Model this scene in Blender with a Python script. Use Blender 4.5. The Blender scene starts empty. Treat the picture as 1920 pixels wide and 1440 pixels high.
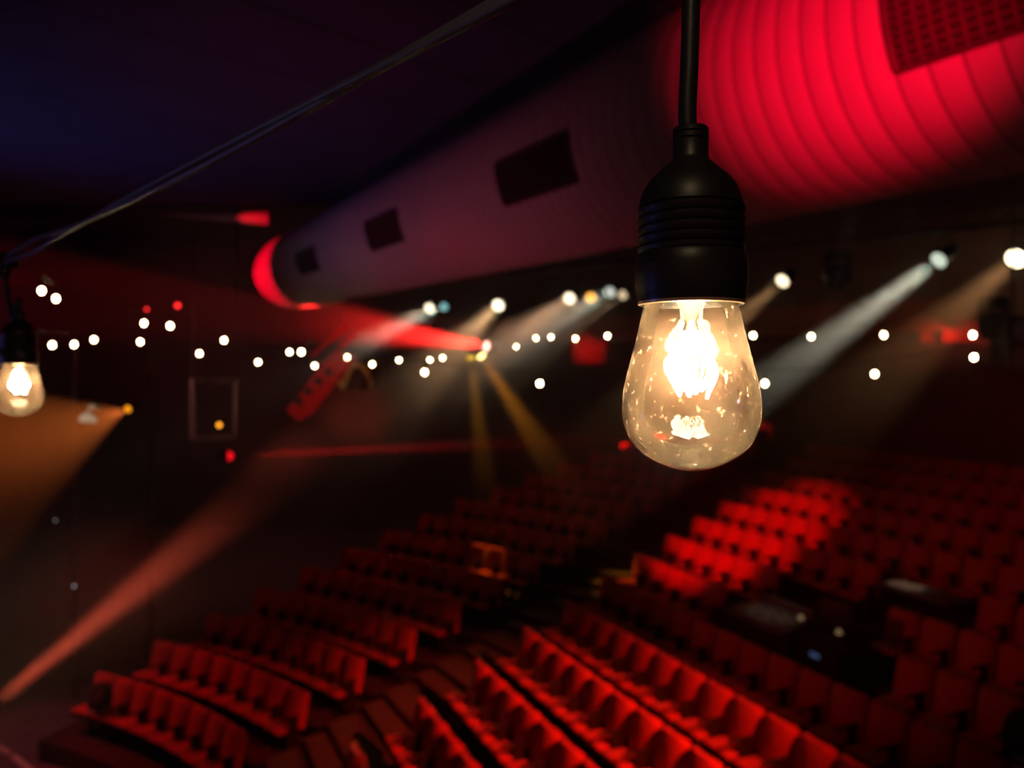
import bpy, bmesh, math, random
from mathutils import Vector, Matrix

C = bpy.context.scene.collection
S = bpy.context.scene
random.seed(7)
PI = math.pi

# ------------------------------------------------------------------ camera, world, exposure
F = 1442.0                 # focal length in pixels of the 1920 wide frame
HY = 690.0                 # row of the horizon
CZ = 6.46                  # camera height above the stage floor (on the gallery)
cam_d = bpy.data.cameras.new('camera')
cam = bpy.data.objects.new('camera', cam_d)
C.objects.link(cam)
cam.location = (0, 0, CZ)
cam.rotation_euler = (PI / 2, 0, 0)
cam_d.sensor_width = 36.0
cam_d.lens = 36.0 * F / 1920.0
cam_d.shift_y = -(720.0 - HY) / 1920.0
cam_d.clip_start = 0.01
cam_d.clip_end = 200
cam_d.dof.use_dof = True
cam_d.dof.focus_distance = 0.262
cam_d.dof.aperture_fstop = 10.2
S.camera = cam

S.view_settings.view_transform = 'Standard'
S.view_settings.look = 'None'
S.view_settings.gamma = 1.0
S.view_settings.exposure = 0.0
S.view_settings.use_curve_mapping = False
S.cycles.volume_bounces = 0
S.cycles.max_bounces = 6
S.cycles.transparent_max_bounces = 12
S.cycles.diffuse_bounces = 2
S.cycles.caustics_reflective = False
S.cycles.caustics_refractive = False
S.cycles.sample_clamp_indirect = 4.0
S.cycles.use_denoising = True
S.cycles.use_adaptive_sampling = True
S.cycles.adaptive_threshold = 0.03
S.cycles.adaptive_min_samples = 24

w = bpy.data.worlds.new('world')
S.world = w
w.use_nodes = True
w.node_tree.nodes['Background'].inputs[0].default_value = (0.048, 0.015, 0.020, 1)  # dim reddish ambient fill, added to lift the darks
w.node_tree.nodes['Background'].inputs[1].default_value = 1.0


def at(px, py, Y):
    """the point at distance Y in front of the gallery that the survey of the photo gives for a pixel"""
    return Vector(((px - 960.0) / F * Y, Y, CZ + (HY - py) / F * Y))


# ------------------------------------------------------------------ unseen lights: lamps read from their pools, and added fills
def spot(loc, aim, color, power, cone, blend=0.4, size=0.1, name='spot'):
    d = bpy.data.lights.new(name, 'SPOT')
    d.color = color
    d.energy = power
    d.spot_size = math.radians(cone)
    d.spot_blend = blend
    d.shadow_soft_size = size
    o = bpy.data.objects.new(name, d)
    C.objects.link(o)
    o.location = loc
    o.rotation_euler = (Vector(aim) - Vector(loc)).to_track_quat('-Z', 'Y').to_euler()
    return o


# red washes from the stage side and from the truss outside the picture
spot((-8.5, 2.5, CZ + 2.0), (2.65, 13.25, 3.95), (1, .005, .008), 17000, 9.5, 0.7, 0.08, 'red wash on the middle seats')
spot((6.2, 2.4, CZ + 2.5), (.8, 9.3, 2.1), (1, .04, .012), 11000, 26, 1.0, 0.08, 'red wash on the near seats')
spot((-11.0, 13.0, CZ + 2.7), (-5.9, 12.2, 1.0), (1, .02, .03), 1500, 28, 0.9, 0.08, 'red wash on the front rows')
spot((-9.5, 4.0, CZ + 2.4), (7.2, 11.8, 3.4), (1, .010, .02), 850, 26, 1.0, 0.08, 'red wash on all seats')
spot((0.2, -0.9, CZ - 0.3), (1.58, 3.7, CZ + 1.58), (1, 0.0, .025), 3200, 19, 1.0, 0.1, 'red uplight on the duct')
spot((-10.5, 14.0, CZ + 1.6), (-5.15, 15.6, CZ + 1.9), (1, 0.0, .02), 3500, 16, 0.2, 0.03, 'red lamp on the duct end')
spot((-9.5, 12.5, CZ + 2.3), (-4.75, 14.3, CZ + 2.79), (1, 0.0, .02), 2500, 5, 0.6, 0.03, 'red lamp on the streak pipe')  # aimed to redden the tip of the added pipe
spot((-7.4, 9.4, CZ - 0.6), (-5.6, 9.6, CZ + 3.0), (.30, .27, 1.0), 95, 120, 1.0, 0.3, 'blue wash on the ceiling')
spot((-5.0, 5.0, CZ - 4.0), (-1.1, 8.6, CZ + 1.7), (1, .13, .24), 300, 64, 1.0, 0.3, 'added fill along the duct')  # fill added for the duct's dim maroon tone
spot((-6.0, 1.5, CZ - 0.8), (-.3, .62, CZ + .14), (.25, .25, 1.0), 45, 14, 1.0, 0.2, 'added blue fill on the cable')  # added to put blue highlights on the cable
spot((-9.0, 9.0, CZ + 0.6), (-4.2, 17.0, CZ - .1), (1, .42, .30), 600, 22, .8, .05, 'added fill on the ramp')  # added to bring the ramp out of the dark
spot((-10.8, 10.5, CZ - 0.5), (-7.0, 18.0, CZ - 0.9), (1, .62, .55), 160, 13, 1.0, .05, 'added fill on the frame')  # added to lift the grey frame a little
spot((11.0, 10.0, CZ + 2.2), (7.5, 21.0, CZ + 1.4), (1, .28, .10), 1000, 40, 1.0, .05, 'added warm fill on the gallery front')  # added to brighten the gallery band at the right
spot((-17.0, 13.0, CZ + 1.0), (-7.5, 27.0, CZ - 1.2), (1, .26, .22), 1300, 76, 1.0, .2, 'added fill on the rear left wall')  # added to raise the darkness at the rear left
spot((-10.5, 9.0, CZ + 0.4), (-7.2, 13.0, CZ - .8), (1, .8, .6), 600, 5, .6, .03, 'added fill on the board')  # added to whiten the pale shapes at left
spot((-12.5, 12.0, CZ + 2.5), (-8.2, 12.9, 0), (1, .13, .17), 620, 34, 1.0, .1, 'added fill on the stage floor')  # added so the floor at lower left shows
pl = bpy.data.lights.new('added fill on the socket', 'POINT'); pl.color = (1, .72, .42); pl.energy = 0.95; pl.shadow_soft_size = 0.02
plo = bpy.data.objects.new('added fill on the socket', pl); C.objects.link(plo); plo.location = (-0.02, -0.06, CZ + 0.36)  # unseen point light added for the highlight on the socket shoulder


# ------------------------------------------------------------------ materials
def mat(name, color, rough=0.6, metal=0.0, spec=0.5, noise=0.0, scale=8.0, bump=0.0, emit=None, estr=0.0, sheen=0.0):
    m = bpy.data.materials.new(name)
    m.use_nodes = True
    nt = m.node_tree
    b = nt.nodes['Principled BSDF']
    b.inputs['Base Color'].default_value = (*color, 1)
    b.inputs['Roughness'].default_value = rough
    b.inputs['Metallic'].default_value = metal
    b.inputs['Specular IOR Level'].default_value = spec
    if sheen:
        b.inputs['Sheen Weight'].default_value = sheen
    if noise or bump:
        tc = nt.nodes.new('ShaderNodeTexCoord')
        n = nt.nodes.new('ShaderNodeTexNoise')
        n.inputs['Scale'].default_value = scale
        n.inputs['Detail'].default_value = 5
        nt.links.new(tc.outputs['Object'], n.inputs['Vector'])
        if noise:
            r = nt.nodes.new('ShaderNodeValToRGB')
            r.color_ramp.elements[0].position = 0.3
            r.color_ramp.elements[1].position = 0.7
            r.color_ramp.elements[0].color = (*[c * (1 - noise) for c in color], 1)
            r.color_ramp.elements[1].color = (*[min(1, c * (1 + noise)) for c in color], 1)
            nt.links.new(n.outputs['Fac'], r.inputs['Fac'])
            nt.links.new(r.outputs['Color'], b.inputs['Base Color'])
        if bump:
            bp = nt.nodes.new('ShaderNodeBump')
            bp.inputs['Strength'].default_value = bump
            bp.inputs['Distance'].default_value = 0.01
            nt.links.new(n.outputs['Fac'], bp.inputs['Height'])
            nt.links.new(bp.outputs['Normal'], b.inputs['Normal'])
    if emit:
        b.inputs['Emission Color'].default_value = (*emit, 1)
        b.inputs['Emission Strength'].default_value = estr
    return m


def glow(name, color, strength):
    m = bpy.data.materials.new(name)
    m.use_nodes = True
    nt = m.node_tree
    nt.nodes.clear()
    e = nt.nodes.new('ShaderNodeEmission')
    e.inputs[0].default_value = (*color, 1)
    e.inputs[1].default_value = strength
    o = nt.nodes.new('ShaderNodeOutputMaterial')
    nt.links.new(e.outputs[0], o.inputs[0])
    m.cycles.emission_sampling = 'NONE'
    return m


M = {}
M['seat'] = mat('red seat fabric', (.42, .03, .025), .85, noise=.2, scale=30, bump=.2, sheen=.1)
M['black'] = mat('black plastic', (.012, .012, .012), .45, bump=.05, scale=60)
M['metal'] = mat('black metal', (.02, .02, .022), .4, noise=.2)
M['steel'] = mat('grey steel', (.30, .29, .28), .45, .6, noise=.15)
M['floor'] = mat('stage floor', (.16, .14, .15), .55, noise=.15, scale=3)
M['tread'] = mat('dark carpet', (.035, .026, .026), .95, noise=.3, scale=20)
M['step'] = mat('brown step carpet', (.075, .065, .038), .95, noise=.25, scale=20)
M['wall'] = mat('dark wall', (.034, .026, .028), .9, noise=.3, scale=1.5)
M['rail'] = mat('brown gallery front', (.22, .08, .04), .7, noise=.2, scale=2)
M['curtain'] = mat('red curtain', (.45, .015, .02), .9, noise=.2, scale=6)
M['cream'] = mat('cream painted steel', (.5, .42, .3), .6, noise=.15)
M['paper'] = mat('white paper', (.75, .7, .58), .8, noise=.05)
M['desk'] = mat('grey console', (.10, .095, .09), .5, noise=.2)
M['cloth'] = mat('dark cloth', (.014, .014, .017), .9, noise=.3, scale=12, bump=.4)
M['greycloth'] = mat('grey lining', (.25, .25, .27), .9, noise=.2)
M['blue screen'] = glow('blue display', (.12, .22, .5), .22)
M['signgreen'] = mat('yellow green paint', (.55, .55, .16), .6, noise=.15)
M['hole'] = mat('dark opening', (.012, .015, .012), .8, noise=.2)


# ------------------------------------------------------------------ mesh helpers
class MB:
    def __init__(self):
        self.bm = bmesh.new()

    def box(self, c, s, rot=None, bev=0.0, seg=2):
        m = Matrix.Translation(Vector(c))
        if rot is not None:
            m = m @ (rot if isinstance(rot, Matrix) else Matrix.Rotation(rot, 4, 'Z'))
        m = m @ Matrix.Diagonal((*s, 1))
        r = bmesh.ops.create_cube(self.bm, size=1.0, matrix=m)
        if bev:
            vs = set(r['verts'])
            es = [e for e in self.bm.edges if e.verts[0] in vs and e.verts[1] in vs]
            bmesh.ops.bevel(self.bm, geom=es, offset=bev, segments=seg, affect='EDGES', profile=.5)
        return self

    def cyl(self, p0, p1, r0, r1=None, seg=16, caps=True):
        p0, p1 = Vector(p0), Vector(p1)
        d = p1 - p0
        r1 = r0 if r1 is None else r1
        m = Matrix.Translation((p0 + p1) / 2) @ d.to_track_quat('Z', 'Y').to_matrix().to_4x4()
        bmesh.ops.create_cone(self.bm, cap_ends=caps, segments=seg, radius1=r0, radius2=r1, depth=d.length, matrix=m)
        return self

    def sphere(self, c, r, u=16, v=10, scale=(1, 1, 1)):
        bmesh.ops.create_uvsphere(self.bm, u_segments=u, v_segments=v, radius=r,
                                  matrix=Matrix.Translation(Vector(c)) @ Matrix.Diagonal((*scale, 1)))
        return self

    def lathe(self, prof, seg=48, m=None, closed=False):
        """prof: (radius, height) pairs round the local z axis"""
        m = m or Matrix()
        rings = []
        for r, z in prof:
            if r < 1e-7:
                rings.append([self.bm.verts.new(m @ Vector((0, 0, z)))])
            else:
                rings.append([self.bm.verts.new(m @ Vector((r * math.cos(2 * PI * i / seg), r * math.sin(2 * PI * i / seg), z))) for i in range(seg)])
        for a, b in zip(rings, rings[1:]):
            for i in range(seg):
                j = (i + 1) % seg
                if len(a) == 1 and len(b) == 1:
                    continue
                if len(a) == 1:
                    self.bm.faces.new((a[0], b[j], b[i]))
                elif len(b) == 1:
                    self.bm.faces.new((a[i], a[j], b[0]))
                else:
                    self.bm.faces.new((a[i], a[j], b[j], b[i]))
        return self

    def tube(self, pts, r, seg=8, caps=True):
        pts = [Vector(p) for p in pts]
        n = len(pts)
        rs = r if isinstance(r, (list, tuple)) else [r] * n
        up = None
        rings = []
        for i, p in enumerate(pts):
            t = (pts[min(i + 1, n - 1)] - pts[max(i - 1, 0)]).normalized()
            if up is None:
                up = t.orthogonal().normalized()
            up = (up - t * up.dot(t)).normalized()
            s = t.cross(up)
            rings.append([self.bm.verts.new(p + (up * math.cos(2 * PI * k / seg) + s * math.sin(2 * PI * k / seg)) * rs[i]) for k in range(seg)])
        for a, b in zip(rings, rings[1:]):
            for i in range(seg):
                j = (i + 1) % seg
                self.bm.faces.new((a[i], a[j], b[j], b[i]))
        if caps:
            self.bm.faces.new(rings[0][::-1])
            self.bm.faces.new(rings[-1])
        return self

    def poly(self, pts, thick):
        """a flat outline pushed along thick (a vector)"""
        t = Vector(thick)
        a = [self.bm.verts.new(Vector(p)) for p in pts]
        b = [self.bm.verts.new(Vector(p) + t) for p in pts]
        self.bm.faces.new(a)
        self.bm.faces.new(b[::-1])
        for i in range(len(a)):
            j = (i + 1) % len(a)
            self.bm.faces.new((a[i], b[i], b[j], a[j]))
        return self

    def build(self, name, m, parent=None, smooth=True, angle=40):
        bmesh.ops.recalc_face_normals(self.bm, faces=self.bm.faces)
        me = bpy.data.meshes.new(name)
        self.bm.to_mesh(me)
        self.bm.free()
        if smooth:
            for p in me.polygons:
                p.use_smooth = True
            me.set_sharp_from_angle(angle=math.radians(angle))
        me.materials.append(m)
        o = bpy.data.objects.new(name, me)
        C.objects.link(o)
        if parent:
            o.parent = parent
        return o


def tag(o, label=None, cat=None, group=None, kind=None):
    if label: o['label'] = label
    if cat: o['category'] = cat
    if group: o['group'] = group
    if kind: o['kind'] = kind
    return o


def thing(name, loc, label, cat, group=None, rz=0.0):
    o = bpy.data.objects.new(name, None)
    C.objects.link(o)
    o.empty_display_size = 0.1
    o.location = loc
    o.rotation_euler = (0, 0, rz)
    return tag(o, label, cat, group)


def dup(root, loc, rot=None, label=None, group=None, scale=None):
    r = root.copy()
    C.objects.link(r)
    r.location = loc
    if rot is not None: r.rotation_euler = rot
    if scale is not None: r.scale = (scale,) * 3
    if label: r['label'] = label
    if group: r['group'] = group
    for ch in list(root.children):
        c = ch.copy(); C.objects.link(c); c.parent = r
        for g in ch.children:
            d = g.copy(); C.objects.link(d); d.parent = c
    return r


def smoothpath(pts, n=8):
    P = [Vector(p) for p in pts]
    out = []
    for i in range(len(P) - 1):
        a = P[max(i - 1, 0)]; b = P[i]; c = P[i + 1]; d = P[min(i + 2, len(P) - 1)]
        for k in range(n):
            t = k / n
            out.append(0.5 * ((2 * b) + (c - a) * t + (2 * a - 5 * b + 4 * c - d) * t * t + (3 * b - a - 3 * c + d) * t ** 3))
    out.append(P[-1])
    return out


# ------------------------------------------------------------------ the seating fan
SX, SY = -11.373, 3.35      # centre of the fan (the stage)
W = 0.52


def Rk(k): return 10.798 + 1.017 * k
def hk(k): return 5.2334 - .2536 * k + .0014 * k * k
def zk(k): return CZ - hk(k) - 0.88
def thL(k): return .3995 + .0194 * k
def thR(k): return .7736 + .0019 * k
def fan(R, th, z): return Vector((SX + R * math.sin(th), SY + R * math.cos(th), z))

# the right block: straight rows
W2 = .525
def h2(k): return 4.6415 - .1163 * k - .0052 * k * k
def z2(k): return CZ - h2(k) - 0.88
def th2(k): return 1.148 - .0021 * k
def row2(k, s, off=0.0, z=0.0):
    """a point s metres along row k from the aisle, off metres behind the backrests"""
    t = th2(k)
    return Vector((-2.6127 + .6885 * k + .00415 * k * k + s * math.cos(t) + off * math.sin(t),
                   8.4135 + .9964 * k - .00997 * k * k - s * math.sin(t) + off * math.cos(t), z))
def proj(p): return 960 + F * p[0] / p[1], HY - F * (p[2] - CZ) / p[1]


def arc_slab(mb, Ra, Rb, t0, t1, z0, z1, n=24):
    bm = mb.bm
    rows = []
    for i in range(n + 1):
        t = t0 + (t1 - t0) * i / n
        rows.append([bm.verts.new(fan(R, t, z)) for R, z in ((Ra, z0), (Rb, z0), (Rb, z1), (Ra, z1))])
    for a, b in zip(rows, rows[1:]):
        for i in range(4):
            j = (i + 1) % 4
            bm.faces.new((a[i], a[j], b[j], b[i]))
    bm.faces.new(rows[0][::-1]); bm.faces.new(rows[-1])


# the setting -------------------------------------------------------
mb = MB(); mb.box((-2, 14, -0.1), (46, 44, 0.2))
tag(mb.build('floor', M['floor'], smooth=False), kind='structure')
mb = MB()
NROW = 15
for k in range(NROW):
    arc_slab(mb, Rk(k) - .85, Rk(k) + .167 if k < NROW - 1 else Rk(k) + 1.5, thL(k) - .03, thR(k) + .012, 0.0 if k == 0 else max(0, zk(k) - .5), zk(k))
tag(mb.build('floor_terrace', M['tread'], smooth=False), kind='structure')


def slab(mb, quad, z0, z1):
    """a level prism over four ground points"""
    mb.poly([(p[0], p[1], z0) for p in quad], (0, 0, z1 - z0))


mb = MB()
for k in range(NROW):
    b_ = .26 if k < NROW - 1 else 1.5
    slab(mb, (row2(k, -.04, -.85), row2(k, 11.5, -.85), row2(k, 11.5, b_), row2(k, -.04, b_)), 0.0 if k < 1 else max(0, z2(k) - .5), z2(k))
tag(mb.build('floor_terrace_right', M['tread'], smooth=False), kind='structure')
mb, mc = MB(), MB()
for k in range(NROW):
    za = (zk(k) + z2(k)) / 2
    zn = (zk(k + 1) + z2(k + 1)) / 2
    ends = lambda oa: (fan(Rk(k) + oa, thR(k) + .014, 0), row2(k, -.05, oa))
    (a0, b0), (a1, b1) = ends(-.85), ends(.25 if k < NROW - 1 else 1.4)
    slab(mb, (a0, b0, b1, a1), max(0, za - .5), za)
    for o0, o1, zt in ((-.82, -.36, za), (-.20, .18, (za + zn) / 2)):
        if k == NROW - 1 and o1 > 0: continue
        (a0, b0), (a1, b1) = ends(o0), ends(o1)
        f_ = lambda p, q, t: p.lerp(q, t)
        slab(mc, (f_(a0, b0, .03), f_(a0, b0, .97), f_(a1, b1, .97), f_(a1, b1, .03)), za + .001, zt + .014)
tag(mb.build('floor_aisle', M['tread'], smooth=False), kind='structure')
tag(mc.build('floor_steps', M['step'], smooth=False), kind='structure')

RB = 28.0
mb = MB(); arc_slab(mb, RB, RB + .3, -0.45, 1.75, 0, CZ + 6, 60)
tag(mb.build('wall_back', M['wall'], smooth=False), kind='structure')
mb = MB(); mb.box((-24.2, 14, (CZ + 6) / 2), (.3, 44, CZ + 6))
tag(mb.build('wall_left', M['wall'], smooth=False), kind='structure')
mb = MB(); mb.box((20.5, 14, (CZ + 6) / 2), (.3, 44, CZ + 6))
tag(mb.build('wall_right', M['wall'], smooth=False), kind='structure')


# ceiling with thin seams over the near part of the hall, a higher dark roof behind it
def ceiling_material():
    m = mat('blue lit ceiling boards', (.040, .042, .095), .9, noise=.08, scale=2)  # blue light on the ceiling is put into its base colour
    nt = m.node_tree
    b = nt.nodes['Principled BSDF']
    tc = nt.nodes.new('ShaderNodeTexCoord')
    mp = nt.nodes.new('ShaderNodeMapping'); mp.inputs['Rotation'].default_value = (0, 0, math.radians(-44.6))
    sx = nt.nodes.new('ShaderNodeSeparateXYZ')
    nt.links.new(tc.outputs['Object'], mp.inputs['Vector']); nt.links.new(mp.outputs['Vector'], sx.inputs[0])
    md = nt.nodes.new('ShaderNodeMath'); md.operation = 'PINGPONG'; md.inputs[1].default_value = 0.6
    nt.links.new(sx.outputs['Y'], md.inputs[0])
    gt = nt.nodes.new('ShaderNodeMath'); gt.operation = 'LESS_THAN'; gt.inputs[1].default_value = 0.03
    nt.links.new(md.outputs[0], gt.inputs[0])
    mx = nt.nodes.new('ShaderNodeMix'); mx.data_type = 'RGBA'
    ramp = [n for n in nt.nodes if n.type == 'VALTORGB'][0]
    nt.links.new(gt.outputs[0], mx.inputs['Factor'])
    nt.links.new(ramp.outputs['Color'], mx.inputs['A'])
    mx.inputs['B'].default_value = (.016, .016, .034, 1)
    nt.links.new(mx.outputs['Result'], b.inputs['Base Color'])
    return m


mb = MB(); mb.box((-2, 4.1, CZ + 3.1), (44, 20.2, .2))
tag(mb.build('ceiling', ceiling_material(), smooth=False), kind='structure')
mb = MB(); mb.box((-2, 25, CZ + 5.2), (44, 22, .2)); mb.box((-2, 14.15, CZ + 4.1), (44, .1, 2.2))
tag(mb.build('ceiling_rear', M['wall'], smooth=False), kind='structure')

# gallery front along the back wall
mb = MB()
arc_slab(mb, RB - 1.2, RB - 1.05, .42, 1.7, CZ + .95, CZ + 1.75, 50)
arc_slab(mb, RB - 1.05, RB + .05, .42, 1.7, CZ + .95, CZ + 1.05, 50)
tag(mb.build('trim_1', M['rail']), kind='structure')
# white edge strip on the stage floor
mb = MB()
for a, b in (((-30, 1392), (18, 1415)), ((24, 1420), (75, 1462))):
    pa, pb = at(a[0], a[1], 13.0), at(b[0], b[1], 12.4)
    pa = at(a[0], a[1], F * CZ / (a[1] - HY)); pb = at(b[0], b[1], F * CZ / (b[1] - HY))
    d = (pb - pa)
    mb.box((pa + pb) / 2 + Vector((0, 0, .02)), (d.length, .09, .04), math.atan2(d.y, d.x))
tag(mb.build('trim_2', M['paper'], smooth=False), kind='structure')


# ------------------------------------------------------------------ theatre seats
def make_seat():
    t = thing('theatre_seat', (0, 0, 0), 'seat', 'seat', 'red theatre seats')
    # origin: on the tread, under the top of the backrest; the sitter looks along -y
    b = MB()
    bm = b.bm
    # backrest: a curved padded panel with a rounded top
    nx, nz = 8, 8
    front, back = [], []
    for j in range(nz + 1):
        v = j / nz
        rf, rb = [], []
        for i in range(nx + 1):
            u = i / nx * 2 - 1
            hw = 0.240 * (1 - 0.04 * max(0, (v - .6) / .4) ** 3)
            x = u * hw
            z = 0.36 + v * 0.52 - 0.034 * max(0, (abs(u) - .6) / .4) ** 2 * max(0, (v - .6) / .4)
            y = -0.155 + v * 0.10
            crown = (1 - abs(u) ** 4) * (1 - abs(2 * v - 1) ** 4)
            rf.append(bm.verts.new((x, y - 0.045 + .06 * u * u - .025 * crown, z)))
            rb.append(bm.verts.new((x, y + 0.035 + .045 * u * u, z)))
        front.append(rf); back.append(rb)
    for j in range(nz):
        for i in range(nx):
            bm.faces.new((front[j][i], front[j][i + 1], front[j + 1][i + 1], front[j + 1][i]))
            bm.faces.new((back[j][i + 1], back[j][i], back[j + 1][i], back[j + 1][i + 1]))
    for j in range(nz):
        bm.faces.new((front[j][0], front[j + 1][0], back[j + 1][0], back[j][0]))
        bm.faces.new((front[j][nx], back[j][nx], back[j + 1][nx], front[j + 1][nx]))
    for i in range(nx):
        bm.faces.new((front[nz][i], front[nz][i + 1], back[nz][i + 1], back[nz][i]))
        bm.faces.new((front[0][i + 1], front[0][i], back[0][i], back[0][i + 1]))
    b.build('backrest', M['seat'], t, angle=60)
    b = MB(); b.box((0, -.345, .395), (.445, .37, .055), Matrix.Rotation(math.radians(-4), 4, 'X'), .022, 3)
    b.build('seat', M['seat'], t, angle=60)
    b = MB(); b.box((0, -.335, .335), (.43, .35, .06), Matrix.Rotation(math.radians(-4), 4, 'X'), .012, 1)
    b.build('gap_strip', M['black'], t)  # black strip under the cushion stands for the shaded gap between rows
    b = MB()
    b.box((.252, -.36, .60), (.045, .36, .035), None, .012, 2)
    b.box((.252, -.28, .32), (.03, .16, .56), None, .008, 1)
    b.build('armrest', M['black'], t)
    b = MB(); b.box((0, -.33, .02), (.30, .20, .04), None, .008, 1); b.box((0, -.30, .19), (.10, .09, .34), None, .01, 1)
    b.build('base', M['metal'], t)
    return t


ORD = ['first', 'second', 'third', 'fourth', 'fifth', 'sixth', 'seventh', 'eighth', 'ninth', 'tenth', 'eleventh',
       'twelfth', 'thirteenth', 'fourteenth', 'fifteenth', 'sixteenth', 'seventeenth']
proto = make_seat()
first_used = [False]


def place_seat(p, th, label):
    rot = (0, 0, -th)
    if not first_used[0]:
        first_used[0] = True
        proto.location = p; proto.rotation_euler = rot; proto['label'] = label
        return proto
    return dup(proto, p, rot, label)


def inview(p, mx=45, my=75):
    x, y = proj(p)
    return -mx < x < 1920 + mx and y < 1440 + my and p[1] > 1


NSEAT = 0
for k in range(NROW):
    a, b = thL(k), thR(k)
    n = max(1, round((b - a) * Rk(k) / W))
    pitch = (b - a) / n
    for i in range(n):
        th = b - (i + .5) * pitch
        if not inview(fan(Rk(k), th, zk(k) + .88)):
            continue
        place_seat(fan(Rk(k), th, zk(k)), th, 'red padded seat, left block, %s row from the stage, %s from the aisle' % (ORD[k], ORD[i]))
        NSEAT += 1
DESK = {7: (5, 11), 8: (6, 10), 9: (9, 12)}
for k in range(NROW):
    for i in range(25):
        p = row2(k, (i + .5) * W2, 0, z2(k))
        if not inview(p + Vector((0, 0, .88))):
            continue
        if k in DESK and DESK[k][0] <= i < DESK[k][1]:
            continue
        row = 'rearmost row' if k == NROW - 1 else '%s row from the rear' % ORD[NROW - 1 - k]
        if k in DESK and i >= DESK[k][1]:
            lab = 'red padded seat, right block, %s, %s beyond the mixing desk' % (row, ORD[i - DESK[k][1]])
        else:
            lab = 'red padded seat, right block, %s, %s from the aisle' % (row, ORD[i])
        place_seat(p, th2(k), lab)
        NSEAT += 1
print('seats', NSEAT)


# ------------------------------------------------------------------ ventilation duct under the ceiling
DR = 0.78
DY0, DY1 = -1.5, 17.0
ddir = Vector((-.557, 1, .024)).normalized()
def dpt(Y): return Vector((.197 + .62 - .557 * (Y - 6.6), Y, CZ + 1.86 + .024 * (Y - 9.0)))
d_a, d_b = dpt(DY0), dpt(DY1)
DL = (d_b - d_a).length
duct = thing('ventilation_duct', d_a, 'long round white ventilation duct with seams, hung under the ceiling', 'duct')
DM = ddir.to_track_quat('Z', 'Y').to_matrix().to_4x4()


def duct_material():
    m = mat('white duct skin', (.42, .39, .41), .6, noise=.04, scale=5)
    nt = m.node_tree
    b = nt.nodes['Principled BSDF']
    tc = nt.nodes.new('ShaderNodeTexCoord')
    dot = nt.nodes.new('ShaderNodeVectorMath'); dot.operation = 'DOT_PRODUCT'
    dot.inputs[1].default_value = tuple(ddir)
    nt.links.new(tc.outputs['Object'], dot.inputs[0])
    md = nt.nodes.new('ShaderNodeMath'); md.operation = 'PINGPONG'; md.inputs[1].default_value = 0.0765
    nt.links.new(dot.outputs['Value'], md.inputs[0])
    lt = nt.nodes.new('ShaderNodeMapRange'); lt.interpolation_type = 'SMOOTHSTEP'
    lt.inputs['From Min'].default_value = .004; lt.inputs['From Max'].default_value = .011
    nt.links.new(md.outputs[0], lt.inputs['Value'])
    mx = nt.nodes.new('ShaderNodeMix'); mx.data_type = 'RGBA'
    ramp = [n for n in nt.nodes if n.type == 'VALTORGB'][0]
    nt.links.new(lt.outputs[0], mx.inputs['Factor'])
    mx.inputs['A'].default_value = (.16, .14, .15, 1)
    nt.links.new(ramp.outputs['Color'], mx.inputs['B'])
    nt.links.new(mx.outputs['Result'], b.inputs['Base Color'])
    return m


prof = [(0.0, 0.0)]
z = 0.0
while z < DL:
    prof += [(DR - .003, z), (DR, z + .008), (DR, z + .145)]
    z += .153
prof += [(DR * math.cos(i * PI / 16), DL + .5 * math.sin(i * PI / 16)) for i in range(8)] + [(0, DL + .5)]
b = MB(); b.lathe(prof, 96, DM)
b.build('duct_skin', duct_material(), duct, angle=50)
M['grille'] = mat('dark grille', (.05, .03, .035), .6, noise=.2)
M['bars'] = mat('grille bars', (.075, .05, .05), .6, noise=.2)
M['grilleback'] = mat('grille depth', (.01, .008, .01), .9)
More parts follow.
